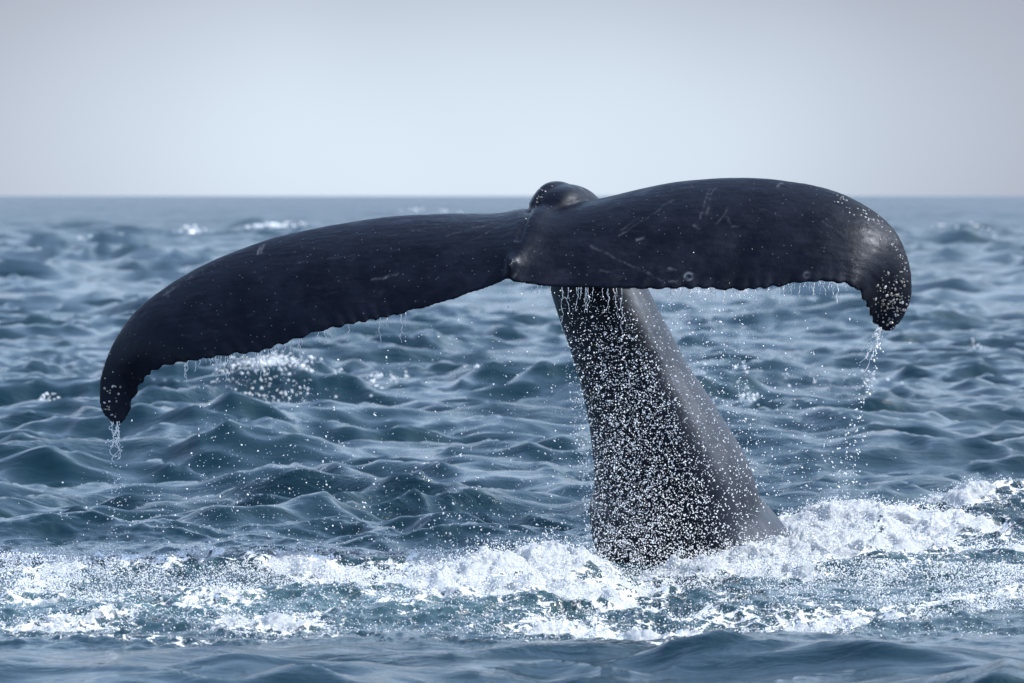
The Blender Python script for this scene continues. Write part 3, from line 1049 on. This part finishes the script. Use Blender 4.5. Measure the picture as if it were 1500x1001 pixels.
# ------------------------------------------------------------------ hanging trickles and streams of water
def tube(path, radii, n=5):
    path = np.asarray(path, float)
    V_, F_ = [], []
    for i, p in enumerate(path):
        t = path[min(i + 1, len(path) - 1)] - path[max(i - 1, 0)]
        t /= max(np.linalg.norm(t), 1e-6)
        a = np.cross(t, (0.3, 1, 0.2))
        a /= np.linalg.norm(a)
        b = np.cross(t, a)
        for k in range(n):
            q = 2 * math.pi * k / n
            V_.append(p + radii[i] * (math.cos(q) * a + math.sin(q) * b))
    for i in range(len(path) - 1):
        for k in range(n):
            F_.append((i * n + k, i * n + (k + 1) % n, (i + 1) * n + (k + 1) % n, (i + 1) * n + k))
    return np.array(V_), np.array(F_)


def trickle_path(p, ln, n=14):
    path, r = [], []
    w1, w2 = rng.uniform(0, 6, 2)
    for i in range(n):
        t = i / (n - 1)
        path.append((p[0] + (0.006 * math.sin(w1 + t * ln * 60) + 0.003 * math.sin(w2 + t * ln * 150)) * min(1, t * 3), p[1] + 0.01 * math.sin(w2 + t * 5) * t, p[2] - ln * t))
        r.append((0.0011 + 0.0018 * abs(math.sin(w2 + 11 * t)) ** 2) * (1.1 - 0.4 * t))
    return path, r


def edge_pt(px):
    j = int(np.argmin(np.abs(S[:, 2] - px) + 1e3 * (aS > 0.93)))
    return Tp[j] + chd[j] * rag[j]


def trickle(p, ln, lab, grp):
    path, r = trickle_path(p, ln)
    v, f = tube(path, r)
    o = mesh_np('water_trickle', v, f, M_drop)
    tag(o, lab, 'trickle', grp)


for px in np.concatenate([rng.uniform(270, 445, 44), rng.uniform(455, 600, 9)]):
    trickle(edge_pt(px), 0.02 + min(rng.exponential(0.04), 0.14), 'thin trickle of water hanging from the trailing edge of the lower drooping fluke', 'trickles under the lower fluke')
for px in np.concatenate([rng.uniform(980, 1243, 60), rng.uniform(775, 810, 4)]):
    trickle(edge_pt(px), 0.02 + min(rng.exponential(0.035), 0.12), 'thin trickle of water hanging from the trailing edge of the higher upright fluke', 'trickles under the higher fluke')
for px in rng.uniform(812, 915, 17):
    trickle(edge_pt(px), 0.03 + min(rng.exponential(0.08), 0.22), 'longer trickle of water hanging in front of the dark tail stock', 'trickles in front of the tail stock')


def stream(name, label, p, dx_, ln, n, spread, drops):
    VV, FF = [], []
    off = 0
    for _ in range(n):
        q = (p[0] + rng.normal(0, spread * 0.3), p[1] + rng.normal(0, 0.02), p[2] + 0.01)
        l = ln * rng.uniform(0.4, 1.0)
        path, r = trickle_path(q, l, 12)
        path = [(a + dx_ * (i / 11) ** 1.3 + rng.normal(0, 0.006) + (rng.normal(0, 1) * 0 + spread * math.sin(i * 0.9 + _) * 0.25 * i / 11), b, c) for i, (a, b, c) in enumerate(path)]
        v, f = tube(path, [x * 1.15 for x in r])
        VV.append(v)
        FF.append(f + off)
        off += len(v)
    o = mesh_np(name, np.concatenate(VV), np.concatenate(FF), M_drop)
    tag(o, label, 'water stream')
    P_ = []
    t = rng.uniform(0, 1, drops)
    P_ = np.stack([p[0] + dx_ * t * 2.2 + rng.normal(0, spread, drops) * (0.4 + t), p[1] + rng.normal(0, 0.06, drops), p[2] - ln * t * 3.2], -1)
    return P_


d1 = stream('water_stream', 'splashing stream of water pouring off the tip of the lower drooping fluke', P3(170, 620, 23.6), 0.0, 0.26, 7, 0.035, 120)
d2 = stream('water_stream', 'broken stream of water falling from the barnacle crusted fluke tip', P3(1288, 482, 23.6), -0.09, 0.27, 5, 0.03, 170)
droplets('tip_droplets', np.concatenate([d1, d2]), px_r(290, 1.6, 6.0, 1.8), 'loose drops falling below the two fluke tips')
